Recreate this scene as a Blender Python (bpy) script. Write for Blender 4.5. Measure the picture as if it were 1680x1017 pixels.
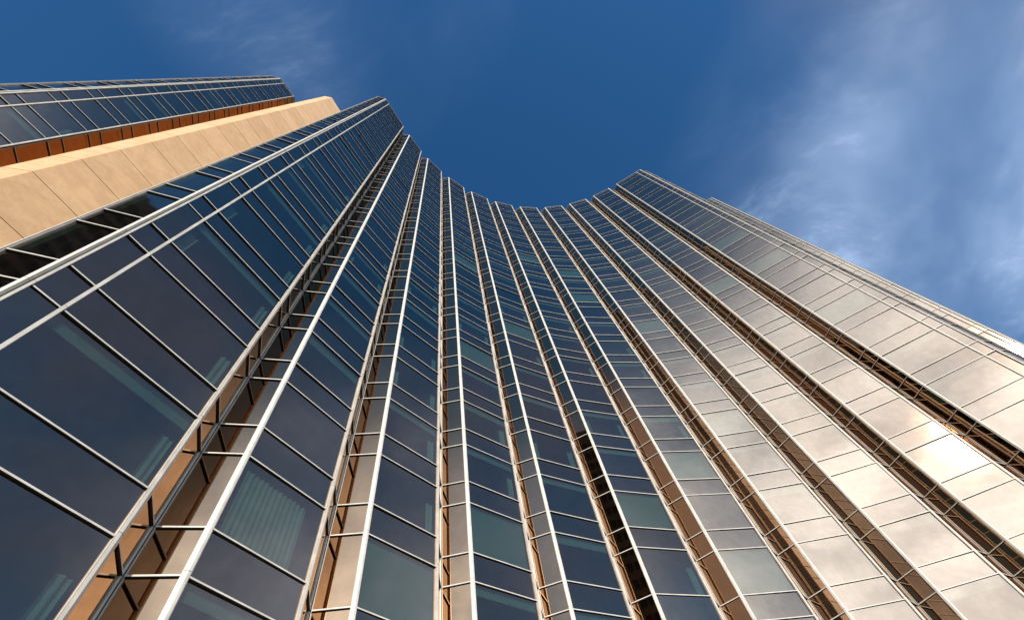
import bpy, math, random
from mathutils import Matrix, Vector

# ------------------------------------------------------------------ scene, camera, light
scene = bpy.context.scene
for o in list(bpy.data.objects):
    bpy.data.objects.remove(o)
rng = random.Random(7)
S = 0.87                      # metres per plan unit
EYE = 1.6                     # camera height above the paving

cam_d = bpy.data.cameras.new('camera')
cam = bpy.data.objects.new('camera', cam_d)
scene.collection.objects.link(cam)
scene.camera = cam
cam_d.sensor_width = 36.0
cam_d.lens = 36.0 * 755.73 / 1680.0
cam_d.clip_start = 0.1
cam_d.clip_end = 6000.0
cam.matrix_world = Matrix.Translation((0, 0, EYE)) @ Matrix((
    (0.960303, 0.278958, 0.0), (0.245371, -0.844681, -0.475717), (-0.132705, 0.456832, -0.879599))).to_4x4()

SUN_AZ, SUN_EL = math.radians(-67.0), math.radians(27.0)
SUN_DIR = Vector((math.cos(SUN_EL) * math.cos(SUN_AZ), math.cos(SUN_EL) * math.sin(SUN_AZ), math.sin(SUN_EL)))
sun_d = bpy.data.lights.new('sun', 'SUN')
sun_d.energy = 4.6
sun_d.angle = math.radians(0.5)
sun_d.color = (1.0, 0.87, 0.70)
sun = bpy.data.objects.new('sun', sun_d)
scene.collection.objects.link(sun)
sun.rotation_euler = SUN_DIR.to_track_quat('Z', 'Y').to_euler()

scene.view_settings.view_transform = 'Standard'
scene.view_settings.look = 'None'
scene.view_settings.exposure = 0.55
scene.view_settings.gamma = 1.0
scene.cycles.max_bounces = 10
scene.cycles.glossy_bounces = 6
scene.cycles.transparent_max_bounces = 12
scene.cycles.transmission_bounces = 4
scene.cycles.sample_clamp_indirect = 6.0


# ------------------------------------------------------------------ node helpers
class N:
    def __init__(self, tree):
        self.t = tree
        tree.nodes.clear()

    def new(self, kind, **kw):
        n = self.t.nodes.new(kind)
        for k, v in kw.items():
            setattr(n, k, v)
        return n

    def put(self, sock, val):
        if hasattr(val, 'links') or isinstance(val, bpy.types.NodeSocket):
            self.t.links.new(val, sock)
        else:
            sock.default_value = val

    def math(self, op, a, b=None, c=None, clamp=False):
        n = self.new('ShaderNodeMath', operation=op, use_clamp=clamp)
        for i, v in enumerate((a, b, c)):
            if v is not None:
                self.put(n.inputs[i], v)
        return n.outputs[0]

    def vmath(self, op, a, b=None, scale=None):
        n = self.new('ShaderNodeVectorMath', operation=op)
        self.put(n.inputs[0], a)
        if b is not None:
            self.put(n.inputs[1], b)
        if scale is not None:
            self.put(n.inputs['Scale'], scale)
        return n.outputs['Value'] if op in ('DOT_PRODUCT', 'LENGTH') else n.outputs[0]

    def ramp(self, v, lo, hi, a=0.0, b=1.0, smooth=True):
        n = self.new('ShaderNodeMapRange', interpolation_type='SMOOTHSTEP' if smooth else 'LINEAR')
        for i, x in enumerate((v, lo, hi, a, b)):
            self.put(n.inputs[i], x)
        return n.outputs[0]

    def mix(self, fac, a, b, blend='MIX'):
        n = self.new('ShaderNodeMix', data_type='RGBA', blend_type=blend)
        self.put(n.inputs['Factor'], fac)
        self.put(n.inputs['A'], a)
        self.put(n.inputs['B'], b)
        return n.outputs['Result']

    def noise(self, vec, scale, detail=4.0, rough=0.55, dist=0.0, lac=2.0):
        n = self.new('ShaderNodeTexNoise')
        if vec is not None:
            self.put(n.inputs['Vector'], vec)
        n.inputs['Scale'].default_value = scale
        n.inputs['Detail'].default_value = detail
        n.inputs['Roughness'].default_value = rough
        n.inputs['Lacunarity'].default_value = lac
        n.inputs['Distortion'].default_value = dist
        return n.outputs['Fac']


def rgb(r, g, b):
    return (r, g, b, 1.0)


def direction(az, el):
    az, el = math.radians(az), math.radians(el)
    return (math.cos(el) * math.cos(az), math.cos(el) * math.sin(az), math.sin(el))


# ------------------------------------------------------------------ sky
world = bpy.data.worlds.new('World')
scene.world = world
world.use_nodes = True
w = N(world.node_tree)
sky = w.new('ShaderNodeTexSky', sky_type='NISHITA', sun_disc=False)
sky.sun_elevation = SUN_EL
sky.sun_rotation = math.pi / 2 - SUN_AZ          # measured clockwise from +Y
sky.air_density = 1.0
sky.dust_density = 0.25
sky.ozone_density = 3.0
hsv = w.new('ShaderNodeHueSaturation')
hsv.inputs['Hue'].default_value = 0.501
hsv.inputs['Saturation'].default_value = 1.27
hsv.inputs['Value'].default_value = 1.12
w.put(hsv.inputs['Color'], sky.outputs[0])
d = w.vmath('NORMALIZE', w.new('ShaderNodeTexCoord').outputs['Generated'])
sep = w.new('ShaderNodeSeparateXYZ')
w.put(sep.inputs[0], d)
dz = w.math('MAXIMUM', sep.outputs['Z'], 0.0)
flat = w.vmath('SCALE', d, scale=w.math('DIVIDE', 1.0, w.math('ADD', dz, 0.12)))   # a cloud layer overhead


def near(az, el, outer, inner):
    dot = w.vmath('DOT_PRODUCT', d, direction(az, el))
    return w.ramp(dot, math.cos(math.radians(outer)), math.cos(math.radians(inner)))


warp = w.new('ShaderNodeTexNoise')
w.put(warp.inputs['Vector'], flat)
warp.inputs['Scale'].default_value = 1.6
warp.inputs['Detail'].default_value = 3.0
bent = w.vmath('ADD', flat, w.vmath('SCALE', w.vmath('SUBTRACT', warp.outputs['Color'], (0.5, 0.5, 0.5)), scale=0.28))
streak = w.new('ShaderNodeMapping')
streak.inputs['Rotation'].default_value = (0, 0, math.radians(35))
streak.inputs['Scale'].default_value = (1.0, 1.7, 1.0)
w.put(streak.inputs['Vector'], bent)
wisp = w.noise(streak.outputs[0], 3.4, 12.0, 0.70, 0.2)
soft = w.noise(bent, 1.5, 5.0, 0.5, 0.2)
wisps = w.math('MULTIPLY', w.ramp(wisp, 0.44, 0.74), w.ramp(soft, 0.34, 0.62))
veil = w.math('MULTIPLY', w.ramp(soft, 0.28, 0.66), 0.42)
right_bank = near(27, 37, 28, 8)
edge_veil = w.math('MULTIPLY', near(21, 37, 19, 3), w.ramp(soft, 0.25, 0.6, 0.25, 0.55))
left_bank = near(-120, 76, 20, 4)
thin = w.math('MULTIPLY', w.math('ADD', wisps, veil),
              w.math('MAXIMUM', right_bank, w.math('MULTIPLY', left_bank, 0.35)), clamp=True)
thin = w.math('ADD', w.math('MULTIPLY', thin, 1.15), edge_veil, clamp=True)
# the bright clouds around the sun, behind the photographer
lump = w.noise(bent, 2.6, 7.0, 0.55, 0.3)
glow = w.math('POWER', near(-62, 17, 52, 8), 2.5)
bank = w.math('MULTIPLY', glow, w.ramp(lump, 0.18, 0.72, 0.70, 1.10, False))
low = w.ramp(dz, math.sin(math.radians(42)), math.sin(math.radians(53)), 1.0, 0.0)
behind = w.math('MULTIPLY', w.math('MULTIPLY', near(-152, 30, 42, 24), low), w.ramp(soft, 0.25, 0.7, 0.5, 0.95))
haze = near(-92, 30, 20, 6)
base = w.mix(behind, hsv.outputs['Color'], rgb(4.8, 3.9, 3.1))
base = w.mix(w.math('MULTIPLY', haze, 0.8), base, rgb(3.2, 5.3, 9.5))
col = w.mix(thin, base, rgb(3.5, 4.9, 7.5))
tone = w.mix(w.ramp(lump, 0.33, 0.62), rgb(15.0, 18.0, 20.6), rgb(21.0, 25.2, 28.6))
bank_col = w.vmath('SCALE', tone, scale=w.math('ADD', 0.75, w.math('MULTIPLY', glow, 0.65)))
mauve = w.math('MULTIPLY', near(-8, 41, 22, 7), w.ramp(soft, 0.3, 0.65, 0.15, 0.6))
col = w.mix(mauve, col, rgb(1.65, 1.85, 2.65))
col = w.mix(w.math('MULTIPLY', bank, 0.95, clamp=True), col, bank_col)
bg = w.new('ShaderNodeBackground')
bg.inputs['Strength'].default_value = 0.08
w.put(bg.inputs['Color'], col)
w.t.links.new(bg.outputs[0], w.new('ShaderNodeOutputWorld').inputs['Surface'])


# ------------------------------------------------------------------ materials
def material(name):
    m = bpy.data.materials.new(name)
    m.use_nodes = True
    n = N(m.node_tree)
    return m, n, n.new('ShaderNodeOutputMaterial')


def plain(name, color, rough=0.6, metal=0.0, vary=0.0, scale=3.0, bump=0.0):
    m, n, out = material(name)
    p = n.new('ShaderNodeBsdfPrincipled')
    p.inputs['Roughness'].default_value = rough
    p.inputs['Metallic'].default_value = metal
    co = n.new('ShaderNodeTexCoord').outputs['Object']
    f = n.noise(co, scale, 6.0, 0.6)
    if vary:
        lo = tuple(c * (1 - vary) for c in color)
        hi = tuple(min(1, c * (1 + vary)) for c in color)
        n.put(p.inputs['Base Color'], n.mix(n.ramp(f, 0.3, 0.7), rgb(*lo), rgb(*hi)))
    else:
        p.inputs['Base Color'].default_value = rgb(*color)
    if bump:
        b = n.new('ShaderNodeBump')
        b.inputs['Strength'].default_value = bump
        b.inputs['Distance'].default_value = 0.01
        n.put(b.inputs['Height'], n.noise(co, scale * 9, 6.0, 0.65))
        n.put(p.inputs['Normal'], b.outputs[0])
    n.t.links.new(p.outputs[0], out.inputs['Surface'])
    return m


def glass(name, tint, edge, clear, wave=0.02, rough=0.03):
    """Reflective bronze solar glass: coloured mirror coat over a tinted see-through pane."""
    m, n, out = material(name)
    co = n.new('ShaderNodeTexCoord').outputs['Object']
    info = n.new('ShaderNodeObjectInfo')
    shift = n.vmath('ADD', co, n.vmath('SCALE', (13.0, 7.0, 29.0), scale=info.outputs['Random']))
    b = n.new('ShaderNodeBump')
    b.inputs['Strength'].default_value = 0.5
    b.inputs['Distance'].default_value = wave
    n.put(b.inputs['Height'], n.noise(shift, 0.55, 2.0, 0.4))
    lw = n.new('ShaderNodeLayerWeight')
    lw.inputs['Blend'].default_value = 0.5
    face = n.math('POWER', lw.outputs['Facing'], 3.2)
    dirt = n.noise(shift, 2.2, 5.0, 0.65)
    tone = n.mix(1.0, n.mix(face, rgb(*tint), rgb(*edge)),
                 n.mix(n.ramp(dirt, 0.3, 0.75), rgb(0.90, 0.89, 0.89), rgb(1.0, 1.0, 1.0)), 'MULTIPLY')
    g = n.new('ShaderNodeBsdfGlossy')
    g.inputs['Roughness'].default_value = rough
    n.put(g.inputs['Color'], tone)
    n.put(g.inputs['Normal'], b.outputs[0])
    t = n.new('ShaderNodeBsdfTransparent')
    t.inputs['Color'].default_value = rgb(*clear)
    add = n.new('ShaderNodeAddShader')
    n.t.links.new(g.outputs[0], add.inputs[0])
    n.t.links.new(t.outputs[0], add.inputs[1])
    n.t.links.new(add.outputs[0], out.inputs['Surface'])
    return m


M_GLASS = glass('bronze_glass', (0.34, 0.242, 0.178), (0.78, 0.70, 0.62), (0.13, 0.20, 0.19), 0.02, 0.05)
M_SPAN = glass('spandrel_glass', (0.34, 0.242, 0.178), (0.78, 0.70, 0.62), (0.05, 0.05, 0.05), 0.02, 0.05)
M_SIDE = glass('return_glass', (0.41, 0.245, 0.142), (0.72, 0.55, 0.41), (0.05, 0.04, 0.03), 0.004, 0.02)
M_ALU = plain('pale_aluminium', (0.40, 0.39, 0.365), 0.55, 0.05, 0.14, 1.6)
M_DARK = plain('dark_joint_and_shade', (0.012, 0.011, 0.010), 0.55)  # open joints, and the painted shade under the transoms
M_JOINT = plain('shade_dark_joint', (0.055, 0.05, 0.045), 0.5, 0.3)
M_SLAB = plain('slab_edge', (0.035, 0.035, 0.038), 0.9)
M_CEIL = plain('interior_grey', (0.10, 0.11, 0.11), 0.9)
M_BLIND = plain('roller_blind', (0.45, 0.50, 0.48), 0.85)
M_DRAPE = plain('drape', (0.52, 0.56, 0.53), 0.9, 0, 0.12, 2.0)
M_ROOF = plain('roof_grey', (0.20, 0.19, 0.18), 0.9, 0, 0.1)


STONE_Z = EYE + (31.75 - 4.25 * 7) * S - 0.5


def stone():
    m, n, out = material('warm_precast_stone')
    co = n.new('ShaderNodeTexCoord').outputs['Object']
    p = n.new('ShaderNodeBsdfPrincipled')
    p.inputs['Roughness'].default_value = 0.9
    st = n.new('ShaderNodeMapping')
    st.inputs['Scale'].default_value = (1.0, 1.0, 1.6)
    n.put(st.inputs['Vector'], co)
    a = n.noise(st.outputs[0], 0.9, 8.0, 0.68, 0.6)
    b = n.noise(co, 5.0, 6.0, 0.7)
    c = n.mix(n.ramp(a, 0.35, 0.66), rgb(0.455, 0.285, 0.158), rgb(0.54, 0.353, 0.205))
    c = n.mix(n.ramp(b, 0.45, 0.75, 0.0, 0.30), c, rgb(0.38, 0.23, 0.125))
    sp = n.new('ShaderNodeSeparateXYZ')
    n.put(sp.inputs[0], co)
    panel = n.new('ShaderNodeTexWhiteNoise', noise_dimensions='1D')
    n.put(panel.inputs['W'], n.math('FLOOR', n.math('DIVIDE', n.math('SUBTRACT', sp.outputs['Z'], 0.5 + STONE_Z), 4.25 * S)))
    c = n.mix(panel.outputs['Value'], c, n.mix(1.0, c, rgb(0.86, 0.85, 0.83), 'MULTIPLY'))
    run = n.new('ShaderNodeMapping')
    run.inputs['Scale'].default_value = (3.0, 3.0, 0.12)
    n.put(run.inputs['Vector'], co)
    c = n.mix(n.ramp(n.noise(run.outputs[0], 1.0, 5.0, 0.6), 0.56, 0.74, 0.0, 0.35), c, rgb(0.36, 0.24, 0.15))
    n.put(p.inputs['Base Color'], c)
    bp = n.new('ShaderNodeBump')
    bp.inputs['Strength'].default_value = 0.25
    bp.inputs['Distance'].default_value = 0.02
    n.put(bp.inputs['Height'], n.noise(co, 14.0, 6.0, 0.7))
    n.put(p.inputs['Normal'], bp.outputs[0])
    n.t.links.new(p.outputs[0], out.inputs['Surface'])
    return m


M_STONE = stone()
M_PAVE = plain('paving', (0.07, 0.068, 0.065), 0.9, 0, 0.2, 0.4, 0.2)


# ------------------------------------------------------------------ mesh helpers
class MB:
    def __init__(self):
        self.v, self.f, self.mi = [], [], []

    def face(self, pts, mi=0):
        i = len(self.v)
        self.v += [tuple(p) for p in pts]
        self.f.append(tuple(range(i, i + len(pts))))
        self.mi.append(mi)

    def box(self, x0, x1, y0, y1, z0, z1, mi=0):
        c = [(x0, y0), (x1, y0), (x1, y1), (x0, y1)]
        self.prism(c, z0, z1, mi)

    def prism(self, poly, z0, z1, mi=0, top=True, bottom=True):
        area = sum(a[0] * b[1] - b[0] * a[1] for a, b in zip(poly, poly[1:] + poly[:1]))
        if area < 0:
            poly = poly[::-1]
        i, n = len(self.v), len(poly)
        self.v += [(x, y, z0) for x, y in poly] + [(x, y, z1) for x, y in poly]
        for k in range(n):
            j = (k + 1) % n
            self.f.append((i + k, i + j, i + n + j, i + n + k))
            self.mi.append(mi)
        if bottom:
            self.f.append(tuple(range(i + n - 1, i - 1, -1)))
            self.mi.append(mi)
        if top:
            self.f.append(tuple(range(i + n, i + 2 * n)))
            self.mi.append(mi)

    def loft(self, poly, levels, pinch=0.012, mi=0, groove_mi=1):
        """one continuous upright profile; levels = [(z, in_groove)]"""
        area = sum(a[0] * b[1] - b[0] * a[1] for a, b in zip(poly, poly[1:] + poly[:1]))
        if area < 0:
            poly = poly[::-1]
        n = len(poly)
        small = []
        for k in range(n):
            p, a, c = Vector(poly[k]), Vector(poly[k - 1]), Vector(poly[(k + 1) % n])
            d1, d2 = (p - a).normalized(), (c - p).normalized()
            m = Vector((-d1.y, d1.x)) + Vector((-d2.y, d2.x))
            m = m.normalized() if m.length > 1e-6 else Vector((-d1.y, d1.x))
            small.append(tuple(p + m * pinch))
        base = len(self.v)
        for z, g in levels:
            self.v += [(x, y, z) for x, y in (small if g else poly)]
        for r in range(len(levels) - 1):
            i0, i1 = base + r * n, base + (r + 1) * n
            dark = levels[r][1] or levels[r + 1][1]
            for k in range(n):
                j = (k + 1) % n
                self.f.append((i0 + k, i0 + j, i1 + j, i1 + k))
                self.mi.append(groove_mi if dark else mi)
        self.f.append(tuple(range(base + n - 1, base - 1, -1)))
        self.mi.append(mi)
        top = base + (len(levels) - 1) * n
        self.f.append(tuple(range(top, top + n)))
        self.mi.append(mi)

    def lattice(self, xs, zs, fill, y0, y1):
        """a flat frame cut from one sheet: fill(i, j) gives a material index or None; front face at y0, back at y1"""
        nx, nz = len(xs), len(zs)
        base = len(self.v)
        for y in (y0, y1):
            for z in zs:
                for x in xs:
                    self.v.append((x, y, z))
        def vid(side, i, j):
            return base + side * nx * nz + j * nx + i
        def at(i, j):
            return fill(i, j) if 0 <= i < nx - 1 and 0 <= j < nz - 1 else None
        for j in range(nz - 1):
            for i in range(nx - 1):
                m = at(i, j)
                if m is None:
                    continue
                add = [(vid(0, i, j), vid(0, i + 1, j), vid(0, i + 1, j + 1), vid(0, i, j + 1)),
                       (vid(1, i, j + 1), vid(1, i + 1, j + 1), vid(1, i + 1, j), vid(1, i, j))]
                if at(i - 1, j) is None:
                    add.append((vid(1, i, j), vid(0, i, j), vid(0, i, j + 1), vid(1, i, j + 1)))
                if at(i + 1, j) is None:
                    add.append((vid(0, i + 1, j), vid(1, i + 1, j), vid(1, i + 1, j + 1), vid(0, i + 1, j + 1)))
                if at(i, j - 1) is None:
                    add.append((vid(1, i, j), vid(1, i + 1, j), vid(0, i + 1, j), vid(0, i, j)))
                if at(i, j + 1) is None:
                    add.append((vid(0, i, j + 1), vid(0, i + 1, j + 1), vid(1, i + 1, j + 1), vid(1, i, j + 1)))
                self.f += add
                self.mi += [m] * len(add)

    def bar(self, a, b, off0, off1, z0, z1, mi=0):
        """box along plan line a-b, from off0 to off1 to the right-hand side of it (outwards)"""
        u = (b - a).normalized()
        n = Vector((u.y, -u.x))
        self.prism([tuple(a + n * off0), tuple(b + n * off0), tuple(b + n * off1), tuple(a + n * off1)], z0, z1, mi)

    def mesh(self, name, mats):
        me = bpy.data.meshes.new(name)
        me.from_pydata(self.v, [], self.f)
        for m in mats:
            me.materials.append(m)
        for p, k in zip(me.polygons, self.mi):
            p.material_index = k
        me.update()
        me.validate()
        return me


def link(name, mesh, parent=None, mat=None):
    o = bpy.data.objects.new(name, mesh)
    scene.collection.objects.link(o)
    if parent is not None:
        o.parent = parent
    if mat is not None:
        o.matrix_local = mat
    return o


def thing(name, label, cat, group=None):
    o = bpy.data.objects.new(name, None)
    scene.collection.objects.link(o)
    o['label'] = label
    o['category'] = cat
    if group:
        o['group'] = group
    return o


def V2(x, y):
    return Vector((x * S, y * S))


def ang(a):
    return Vector((math.cos(math.radians(a)), math.sin(math.radians(a))))


def frame(p, u):
    """local x along the face, local -y outwards, z up"""
    return Matrix(((u.x, -u.y, 0, p.x), (u.y, u.x, 0, p.y), (0, 0, 1, 0), (0, 0, 0, 1)))


# ------------------------------------------------------------------ storey levels (metres above the paving)
PITCH = 4.25 * S
SPAN = 1.42 * S
TOP0 = EYE + 26.85 * S        # top line of spandrel number 0
K0, K1 = -6, 17
ROOF = EYE + 100.0 * S
BAR = 0.05                   # transom height


def line_levels(dz=0.0):
    z = []
    for k in range(K0, K1 + 1):
        z += [TOP0 + k * PITCH + dz, TOP0 + k * PITCH - SPAN + dz]
    return z


# ------------------------------------------------------------------ plan of the concave front
A6, DA, WB, GAP, D1, D11, W1, W11 = 29.888, 10.149, 3.7026, 1.9283, 4.510, 5.3975, 5.6896, 5.883
angle = {i: A6 - DA * (i - 6) for i in range(2, 11)}
angle[1] = angle[2] + D1
angle[11] = angle[10] - D11
L, Rt = {}, {}
L[6] = Vector((3.12506, 27.10015)) * S
Rt[6] = L[6] + ang(angle[6]) * WB * S
for i in range(7, 12):
    L[i] = Rt[i - 1] + ang((angle[i - 1] + angle[i]) / 2) * GAP * S
    Rt[i] = L[i] + ang(angle[i]) * (WB if i < 11 else W11) * S
for i in range(5, 0, -1):
    Rt[i] = L[i + 1] - ang((angle[i] + angle[i + 1]) / 2) * GAP * S
    L[i] = Rt[i] - ang(angle[i]) * (WB if i > 1 else W1) * S
INNER = {}
for i in range(1, 11):        # inner corner of each V-shaped recess
    g = L[i + 1] - Rt[i]
    INNER[i] = (Rt[i] + L[i + 1]) / 2 + Vector((-g.y, g.x)) * 0.5 * math.tan(math.radians(48.0))
STRIP_A = L[1] + ang(angle[1] + 138.4) * 1.47 * S     # splayed end strips
STRIP_B = Rt[11] + ang(angle[11] + 41.6) * 1.47 * S

PANE_MESH = {}


def flat_pane(name, wd, h, mat):
    key = (name, round(wd, 3), round(h, 3))
    if key not in PANE_MESH:
        b = MB()
        b.face([(-wd / 2, 0, 0), (wd / 2, 0, 0), (wd / 2, 0, h), (-wd / 2, 0, h)])
        PANE_MESH[key] = b.mesh(name, [mat])
    return PANE_MESH[key]


def pane(name, x0, x1, z0, z1, mat, parent, tilt=0.0036):
    m = (Matrix.Translation(((x0 + x1) / 2, 0.012, z0)) @ Matrix.Rotation(rng.gauss(0, tilt), 4, 'Z')
         @ Matrix.Rotation(rng.gauss(0, tilt), 4, 'X'))
    return link(name, flat_pane(name, x1 - x0, z1 - z0, mat), parent, m)


def drape_mesh(wd, h, seed):
    r = random.Random(seed)
    b = MB()
    n = max(6, int(wd / 0.035))
    ph = r.random() * 6
    prev = None
    for i in range(n + 1):
        x = wd * i / n
        y = 0.035 * math.sin(i * 1.25 + ph) + 0.012 * math.sin(i * 0.41 + ph)
        if prev:
            b.face([(prev[0], prev[1], 0), (x, y, 0), (x, y, h), (prev[0], prev[1], h)])
        prev = (x, y)
    return b.mesh('curtain', [M_DRAPE])


DRAPES = {s: drape_mesh(0.34, 1.55, s) for s in range(3)}
DRAPE_WIDE = drape_mesh(2.3, 2.2, 9)


def blind_mesh(wd, h):
    b = MB()
    b.box(0, wd, 0, 0.012, 0, h)
    b.box(0, wd, -0.008, 0.020, -0.03, 0)
    return b.mesh('blind', [M_BLIND])


def mullion_mesh(u_in, v_in, a=0.066, proud=0.055, off=0.0):
    """corner mullion in local plan: the wall turns from direction u_in (towards the corner is -u) to v_in"""
    nu = Vector((u_in.y, -u_in.x))
    nv = Vector((-v_in.y, v_in.x))
    bis = (nu + nv).normalized()
    k = 1.0 / max(0.3, bis.dot(nu))
    poly = [u_in * a, u_in * a + nu * proud, u_in * 0.02 + bis * proud * k, v_in * a + nv * proud, v_in * a, bis * -0.02]
    return [tuple(p + bis * off) for p in poly]


def seg_prism(b, poly, z0, z1, mi=0):
    """a mullion in storey-high lengths with a fine open joint between them"""
    levels = [(z0, False)]
    for k in range(K0, K1 + 1):
        c = TOP0 + k * PITCH - SPAN + 0.10
        if z0 + 0.05 < c < z1 - 0.05:
            levels += [(c - 0.005, False), (c - 0.0045, True), (c + 0.0045, True), (c + 0.005, False)]
    b.loft(poly, levels + [(z1, False)], 0.012, mi, 1)


def frame_mesh(b, cols, zlines, z0, roof, depth=0.04):
    """stiles and transoms of one glazed face as one connected frame; dark gasket along the foot of each transom"""
    st = 0.012
    xs, solid = [], []
    for x0, x1 in cols:
        xs += [x0, x0 + st, x1 - st, x1]
        solid += [True, False, True, None]
    solid = solid[:-1]
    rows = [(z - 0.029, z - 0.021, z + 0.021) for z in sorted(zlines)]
    zs, kind = [z0], []
    for a, m, c in rows:
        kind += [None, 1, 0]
        zs += [a, m, c]
    kind += [None, 0]
    zs += [roof - 0.07, roof]

    def fill(i, j):
        if solid[i] is None:
            return kind[j] if kind[j] == 0 and j == len(kind) - 1 else None
        if kind[j] is not None:
            return kind[j]
        return 0 if solid[i] else None
    b.lattice(xs, zs, fill, -depth, 0.05)


tower = thing('office_tower', 'tall bronze glass tower with a concave stepped front of narrow bays and recesses', 'skyscraper')
tower_foot = [L[1]]

FULL_BLIND = {(7, 8), (7, 6), (7, -1), (4, -3), (10, 5), (11, 7), (11, 5), (11, 2), (8, 4), (8, 0), (4, 1), (4, 6), (6, 9), (5, 3), (6, -2), (3, -4), (5, -4), (7, -3)}


def facade_bay(owner, num, p, a, width, mids=(), zoff=0.0, roof=ROOF, busy=True):
    """one flat glazed bay; its transoms are the bay's own mesh, panes, mullions and blinds are its children"""
    u = ang(a)
    fr = frame(p, u)
    e = 0.075
    cols = [e] + [c for m in mids for c in (m - 0.036, m + 0.036)] + [width - e]
    spans = list(zip(cols[0::2], cols[1::2]))
    b = MB()
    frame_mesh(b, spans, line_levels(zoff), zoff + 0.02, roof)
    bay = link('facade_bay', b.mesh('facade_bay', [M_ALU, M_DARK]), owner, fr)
    for x0, x1 in spans:
        b = MB()
        b.box(x0 + 0.015, x1 - 0.015, -0.02, 0.03, zoff + 0.03, TOP0 + K0 * PITCH - SPAN - 0.06 + zoff)
        link('plinth_panel', b.mesh('plinth_panel', [M_SLAB]), bay)
    for m in mids:
        b = MB()
        seg_prism(b, [(m - 0.034, 0.05), (m + 0.034, 0.05), (m + 0.034, -0.07), (m - 0.034, -0.07)], zoff, roof)
        link('mid_mullion', b.mesh('mid_mullion', [M_ALU, M_DARK]), bay)
    for k in range(K0, K1 + 1):
        zt = TOP0 + k * PITCH + zoff
        zb = zt - SPAN
        znext = zt + PITCH - SPAN if k < K1 else roof - 0.03
        for ci, (x0, x1) in enumerate(spans):
            pane('spandrel_pane', x0, x1, zb + BAR / 2, zt - BAR / 2, M_SPAN, bay)
            if k == K1:
                pane('spandrel_pane', x0, x1, zt + BAR / 2, znext, M_SPAN, bay)
                continue
            pane('window_pane', x0, x1, zt + BAR / 2, znext - BAR / 2, M_GLASS, bay)
            if not busy or x1 - x0 < 1.2:
                continue
            h = znext - zt - BAR
            full = (num, k) in FULL_BLIND
            r = rng.random()
            drop = h - 0.05 if full else (0.36 if r < 0.25 else (0.42 if r < 0.55 else (0.50 if r < 0.62 else 0.0)))
            if drop:
                if k > 9 and not full:
                    continue
                bw = x1 - x0 - 0.06
                key = ('blind', round(bw, 3), round(drop, 2))
                if key not in PANE_MESH:
                    PANE_MESH[key] = blind_mesh(bw, drop)
                link('blind', PANE_MESH[key], bay, Matrix.Translation((x0 + 0.03, 0.13, znext - BAR / 2 - drop)))
            if (num, k) == (2, -4):
                link('curtain', DRAPE_WIDE, bay, Matrix.Translation((x0 + 0.25, 0.22, zt + 0.05)))
            elif k < 5 and not full and rng.random() < 0.5:
                link('curtain', DRAPES[rng.randrange(3)], bay, Matrix.Translation((x1 - 0.42, 0.22, zt + 0.05)))
                if rng.random() < 0.25:
                    link('curtain', DRAPES[rng.randrange(3)], bay, Matrix.Translation((x0 + 0.10, 0.22, zt + 0.05)))
    return bay, fr


def local_dir(fr, v):
    w3 = fr.to_3x3().inverted() @ Vector((v.x, v.y, 0))
    return Vector((w3.x, w3.y))


def edge_mullions(bay, fr, width, left_dir, right_dir, roof=ROOF, z0=0.0):
    for x, uin, vd, mirror in ((0.0, Vector((1, 0)), left_dir, False), (width, Vector((-1, 0)), right_dir, True)):
        vl = local_dir(fr, vd)
        if mirror:                               # build mirrored, so that outwards stays -y
            vl = Vector((-vl.x, vl.y))
        poly = mullion_mesh(Vector((1, 0)), vl)
        if mirror:
            poly = [(-px, py) for px, py in poly]
        b = MB()
        seg_prism(b, [(px + x, py) for px, py in poly], z0, roof + 0.05)
        link('edge_mullion', b.mesh('edge_mullion', [M_ALU, M_DARK]), bay)


def recess(owner, a, inner, c, roof=ROOF, zoff=0.0, pane_mat=None):
    """right-angled re-entrant corner between two bays: two glass returns, rungs and a corner post"""
    e, post = 0.075, 0.07
    ua, uc = (a - inner).normalized(), (c - inner).normalized()
    n = (ua + uc).normalized()
    pb = MB()                                    # the corner: a ribbed joint, corner shade painted into its dark colour, one slim pale rail beside it
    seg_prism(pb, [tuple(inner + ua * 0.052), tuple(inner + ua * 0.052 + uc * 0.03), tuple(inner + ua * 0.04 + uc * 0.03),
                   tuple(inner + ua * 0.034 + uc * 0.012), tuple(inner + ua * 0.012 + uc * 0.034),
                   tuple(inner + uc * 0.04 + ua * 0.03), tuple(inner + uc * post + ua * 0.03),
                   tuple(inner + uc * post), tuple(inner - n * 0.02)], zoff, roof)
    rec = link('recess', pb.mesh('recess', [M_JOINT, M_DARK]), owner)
    rb = MB()
    seg_prism(rb, [tuple(inner + ua * 0.054 - uc * 0.004), tuple(inner + ua * 0.054 + uc * 0.036), tuple(inner + ua * 0.069 + uc * 0.036),
                   tuple(inner + ua * 0.069 - uc * 0.004)], zoff, roof)
    link('corner_rail', rb.mesh('corner_rail', [M_ALU, M_DARK]), rec)
    for p0, p1, s0, s1 in ((a, inner, e, post), (inner, c, post, e)):
        u = (p1 - p0).normalized()
        q0, q1 = p0 + u * s0, p1 - u * s1
        wd = (q1 - q0).length
        fb = MB()
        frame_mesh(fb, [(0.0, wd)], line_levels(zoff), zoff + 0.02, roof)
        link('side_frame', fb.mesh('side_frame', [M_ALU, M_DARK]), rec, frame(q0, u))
        gb = MB()
        gb.face([(0.012, 0.01, zoff + 0.03), (wd - 0.012, 0.01, zoff + 0.03), (wd - 0.012, 0.01, roof - 0.03), (0.012, 0.01, roof - 0.03)])
        link('side_glazing', gb.mesh('side_glazing', [pane_mat or M_SIDE]), rec, frame(q0, u))
    return rec


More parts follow.
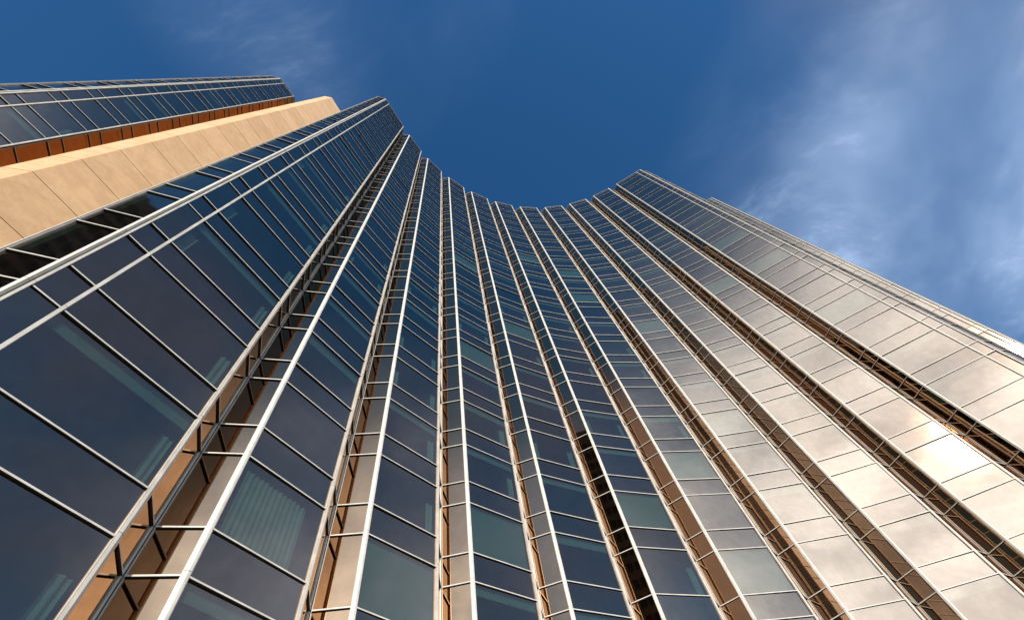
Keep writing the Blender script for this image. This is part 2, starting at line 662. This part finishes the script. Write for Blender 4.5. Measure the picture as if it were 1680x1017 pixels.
def strip_face(owner, p, q, cols, name='end_strip', roof=ROOF, zoff=0.0, mull=(0.16, 0.10), dark_corner=True):
    """splayed narrow glazed strip from p to q (outwards is to the right of p->q)"""
    u = (q - p).normalized()
    wd = (q - p).length
    fr = frame(p, u)
    xs = [mull[0]] + [c for m in cols for c in (m - 0.03, m + 0.03)] + [wd - mull[1]]
    spans = list(zip(xs[0::2], xs[1::2]))
    b = MB()
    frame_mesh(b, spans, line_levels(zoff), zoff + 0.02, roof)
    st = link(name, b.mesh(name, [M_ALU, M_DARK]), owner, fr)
    for x0, x1 in spans:
        b = MB()
        b.box(x0 + 0.015, x1 - 0.015, -0.02, 0.03, zoff + 0.03, TOP0 + K0 * PITCH - SPAN - 0.06 + zoff)
        link('plinth_panel', b.mesh('plinth_panel', [M_SLAB]), st)
    for m in cols:
        b = MB()
        seg_prism(b, [(m - 0.028, 0.05), (m + 0.028, 0.05), (m + 0.028, -0.07), (m - 0.028, -0.07)], zoff, roof)
        link('mid_mullion', b.mesh('mid_mullion', [M_ALU, M_DARK]), st)
    for x0, x1 in ((0.0, mull[0]), (wd - mull[1], wd - (0.02 if mull[1] > 0.12 else 0.0))):
        mb = MB()
        if x1 - x0 > 0.02:
            seg_prism(mb, [(x0 + 0.012, 0.05), (x1 - 0.012, 0.05), (x1 - 0.012, -0.075), (x0 + 0.012, -0.075)], zoff, roof + 0.04)
            link('edge_mullion', mb.mesh('edge_mullion', [M_ALU, M_DARK]), st)
    zs = sorted(line_levels(zoff)) + [roof - 0.03]
    for i, (lo, hi) in enumerate(zip(zs, zs[1:])):
        for x0, x1 in spans:
            if i % 2 == 0:
                pane('spandrel_pane', x0, x1, lo + BAR / 2, hi - BAR / 2, M_SPAN, st)
            else:
                pane('window_pane', x0, x1, lo + BAR / 2, hi - BAR / 2, M_GLASS, st)
    return st


# ------------------------------------------------------------------ the main tower
MID1 = 0.83
for i in range(1, 12):
    wd = (Rt[i] - L[i]).length
    mids = (MID1,) if i == 1 else ((wd - MID1,) if i == 11 else ())
    bay, fr = facade_bay(tower, i, L[i], angle[i], wd, mids)
    ld = (INNER[i - 1] - L[i]).normalized() if i > 1 else (STRIP_A - L[i]).normalized()
    rd = (INNER[i] - Rt[i]).normalized() if i < 11 else (STRIP_B - Rt[i]).normalized()
    edge_mullions(bay, fr, wd, ld, rd) if 1 < i < 11 else None
    if i in (1, 11):
        # corner towards the splayed strip: a slimmer mullion of its own, with a dark groove beside it
        x0, x1 = (0.026, 0.084) if i == 1 else (wd - 0.084, wd - 0.026)
        mb = MB()
        seg_prism(mb, [(x0, 0.05), (x1, 0.05), (x1, -0.07), (x0, -0.07)], 0.0, ROOF + 0.04)
        link('edge_mullion', mb.mesh('edge_mullion', [M_ALU, M_DARK]), bay)
        gb = MB()
        gb.prism([(x0 - 0.03, 0.06), (x1 + 0.03, 0.06), (x1 + 0.03, 0.03), (x0 - 0.03, 0.03)], 0.0, ROOF, 0)
        link('corner_joint', gb.mesh('corner_joint', [M_DARK]), bay)
        vl = local_dir(fr, rd if i == 1 else ld)
        px = wd if i == 1 else 0.0
        if i == 1:
            vl = Vector((-vl.x, vl.y))
        poly = mullion_mesh(Vector((1, 0)), vl)
        if i == 1:
            poly = [(-a_, b_) for a_, b_ in poly]
        mb = MB()
        seg_prism(mb, [(a_ + px, b_) for a_, b_ in poly], 0.0, ROOF + 0.05)
        link('edge_mullion', mb.mesh('edge_mullion', [M_ALU, M_DARK]), bay)
    if i < 11:
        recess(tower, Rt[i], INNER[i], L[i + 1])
strip_face(tower, STRIP_A, L[1], (), mull=(0.045, 0.13))
strip_face(tower, Rt[11], STRIP_B, (), mull=(0.13, 0.06))

# floors and core behind the glass
front = [STRIP_A, L[1]]
for i in range(1, 12):
    if i > 1:
        front += [L[i]]
    front += [Rt[i]]
    if i < 11:
        front += [INNER[i]]
front += [STRIP_B]
CENTRE = Vector((14.0, 6.0)) * S


def inset_chain(pts, dist):
    out = []
    for k, p in enumerate(pts):
        a = pts[max(k - 1, 0)]
        c = pts[min(k + 1, len(pts) - 1)]
        n1 = Vector((-(p - a).y, (p - a).x)).normalized() if k else None
        n2 = Vector((-(c - p).y, (c - p).x)).normalized() if k < len(pts) - 1 else None
        if n1 is None:
            n1 = n2
        if n2 is None:
            n2 = n1
        m = (n1 + n2).normalized()
        out.append(p + m * dist / max(0.35, m.dot(n1)))
    return out


back = [Vector((48, 52)) * S, Vector((4, 62)) * S, Vector((-22, 40)) * S, Vector((-27, 12)) * S]
edge = inset_chain(front, 0.07)
foot = edge + back
for k in range(K0, K1 + 1):
    zt = TOP0 + k * PITCH
    b = MB()
    top_z = zt - 0.03 if k < K1 else ROOF - 0.06
    b.prism([tuple(p) for p in foot], zt - SPAN + 0.03, top_z)
    link('floor_slab', b.mesh('floor_slab', [M_SLAB]), tower)
core = inset_chain([L[1]] + [p for i in range(1, 12) for p in ((L[i], Rt[i]) if i > 1 else (Rt[i],))], 2.3)
b = MB()
b.prism([tuple(p) for p in core + [p * 1.02 for p in back]], 0.0, TOP0 + K1 * PITCH - SPAN)
link('core_wall', b.mesh('core_wall', [M_CEIL]), tower)
ins = (STRIP_A - L[1]).normalized()
inward = Vector((-(L[1] - STRIP_A).y, (L[1] - STRIP_A).x)).normalized()
b = MB()
b.bar(STRIP_A + inward * 6 - ins * 0.02, STRIP_A + inward * 0.06 - ins * 0.02, -0.25, 0.0, 0.0, ROOF - 0.1)
link('end_wall', b.mesh('end_wall', [M_CEIL]), tower)

# ------------------------------------------------------------------ stone pier at the left
PT = EYE + 116.4 * S
c1, c2 = Vector((-25.19, -0.93)) * S, Vector((-26.54, -1.58)) * S
jp = Vector((-24.57, 2.09)) * S
dj = (jp - c1).normalized()
side = Vector((-0.42, 0.91)).normalized()
pier_poly = [c1, c1 + dj * 13.0, c2 + side * 13.0, c2]
b = MB()
levels = [(0.0, False)]
z = EYE + (31.75 - 4.25 * 7) * S
while z < PT - 0.5:
    levels += [(z - 0.022, False), (z - 0.016, True), (z + 0.016, True), (z + 0.022, False)]
    z += PITCH
b.loft([tuple(p) for p in pier_poly], levels + [(PT, False)], 0.03)
pier = link('stone_pier', b.mesh('stone_pier', [M_STONE, plain('stone_joint', (0.20, 0.12, 0.07), 0.95)]))
pier['label'] = 'sunlit peach stone pier with panel joints rising between the two glass towers'
pier['category'] = 'pier'

# ------------------------------------------------------------------ the wing beyond the pier (left edge of the photo)
WS_ = 0.985
wing = thing('glass_wing', 'dark glass wing with orange brown return wall beyond the peach stone pier', 'building')
wc, wr = Vector((-29.24, -6.06)) * S * WS_, Vector((-28.25, -2.74)) * S * WS_
ws = Vector((-30.56, -6.86)) * S * WS_
wroof = EYE + 100.0 * WS_ * S
wz = -0.20
wa = math.degrees(math.atan2((wr - wc).y, (wr - wc).x))
wwd = (wr - wc).length
bay, fr = facade_bay(wing, 101, wc, wa, wwd, (0.78,), wz, wroof, True)
wn = wr + ang(wa + 43) * 1.7
for x0, x1 in ((0.012, 0.072), (wwd - 0.07, wwd)):
    mb = MB()
    seg_prism(mb, [(x0, 0.05), (x1, 0.05), (x1, -0.085), (x0, -0.085)], 0.0, wroof + 0.04)
    link('edge_mullion', mb.mesh('edge_mullion', [M_ALU, M_DARK]), bay)
strip_face(wing, ws, wc, (), roof=wroof, zoff=wz, mull=(0.045, 0.13))
wn2 = wn + ang(wa + 43 - 90) * 0.2
recess(wing, wr, wn, wn + ang(wa - 47) * 1.7, wroof, wz, glass('stone_glow_return_glass', (0.72, 0.40, 0.18), (0.80, 0.52, 0.30), (0.05, 0.04, 0.03), 0.004, 0.03))  # brighter return glass copy, the stone's reflected orange put into its tint
b = MB()
wfoot = inset_chain([ws, wc, wr, wn], 0.07)
b.prism([tuple(p) for p in wfoot + [wn + ang(wa + 90) * 9, ws + ang(wa + 90) * 14]], 0.0, 0.4)
for k in range(K0, K1 + 1):
    zt = TOP0 + k * PITCH + wz
    sb = MB()
    sb.prism([tuple(p) for p in wfoot + [wn + ang(wa + 90) * 9, ws + ang(wa + 90) * 14]], zt - SPAN + 0.03, min(zt - 0.03, wroof - 0.06) if k < K1 else wroof - 0.06)
    link('floor_slab', sb.mesh('floor_slab', [M_SLAB]), wing)
wcore = inset_chain([ws, wc, wr, wn], 1.6)
b.prism([tuple(p) for p in wcore + [wn + ang(wa + 90) * 8.5, ws + ang(wa + 90) * 13.5]], 0.4, TOP0 + K1 * PITCH - SPAN + wz)
link('core_wall', b.mesh('core_wall', [M_CEIL]), wing)

# ------------------------------------------------------------------ the wing beyond the right-hand end of the front
rwing = thing('glass_wing', 'cream reflecting glass wing edging out behind the right end of the curved tower', 'building')
r0, rt = Vector((50.43, 40.72)) * S, Vector((51.89, 40.35)) * S
ru = (rt - r0).normalized()
rn = Vector((-ru.y, ru.x))
strip_face(rwing, r0, rt, (0.62 * (rt - r0).length,), mull=(0.03, 0.10))
dark0 = r0 - ru * 0.75 + rn * 0.5
b = MB()
body = [dark0 - ru * 6, dark0, r0 + rn * 0.5, r0 + rn * 0.075, rt + rn * 0.075, rt + rn * 7, dark0 - ru * 6 + rn * 7]
b.prism([tuple(p) for p in body], 0.0, ROOF - 0.08)
link('core_wall', b.mesh('core_wall', [M_SLAB]), rwing)
b = MB()
b.prism([tuple(rt + ru * 0.03), tuple(rt + ru * 0.16), tuple(rt + ru * 0.16 + rn * 0.2), tuple(rt + ru * 0.03 + rn * 0.2)], 0.0, ROOF + 0.04)
link('corner_post', b.mesh('corner_post', [M_DARK]), rwing)

# ------------------------------------------------------------------ dark block across the street, seen mirrored in the returns
M_BLOCK = plain('dark_brown_concrete', (0.13, 0.098, 0.066), 0.85, 0, 0.2, 0.8)
block = thing('office_block', 'tall dark brown office block across the street mirrored as black bands in the glass returns', 'building')
ba, bb = Vector((-33.5, -48.5)), Vector((-23.0, -53.5))
bu = (bb - ba).normalized()
bn = Vector((-bu.y, bu.x))
bl = (bb - ba).length
BH = EYE + 104.0
b = MB()
b.prism([tuple(ba - bn * 0.35), tuple(bb - bn * 0.35), tuple(bb - bn * 12), tuple(ba - bn * 12)], 0.0, BH)
link('body', b.mesh('body', [M_BLOCK]), block)
fx = [bl * i / 7 for i in range(8)]
xs, zs = [0.0], [0.0]
for p in fx[1:-1]:
    xs += [p - 0.2, p + 0.2]
xs += [bl]
for k in range(27):
    zs += [1.2 + k * 3.75, 3.3 + k * 3.75]
zs += [BH + 0.6]
b = MB()
b.lattice(xs, zs, lambda i, j: 0 if (j % 2 == 0 or i % 2 == 1) else None, -0.3, 0.0)
front_m = Matrix(((-bu.x, -bn.x, 0, bb.x), (-bu.y, -bn.y, 0, bb.y), (0, 0, 1, 0), (0, 0, 0, 1)))
link('front_wall', b.mesh('front_wall', [M_BLOCK]), block, front_m)
for k in range(27):
    b = MB()
    b.box(0.1, bl - 0.1, 0.02, 0.06, 1.2 + k * 3.75, 3.3 + k * 3.75)
    link('window_band', b.mesh('window_band', [M_SLAB]), block, front_m)

# ------------------------------------------------------------------ ground
b = MB()
b.face([(-1500, -1500, 0), (1500, -1500, 0), (1500, 1500, 0), (-1500, 1500, 0)])
g = link('ground', b.mesh('ground', [M_PAVE]))
g['kind'] = 'structure'
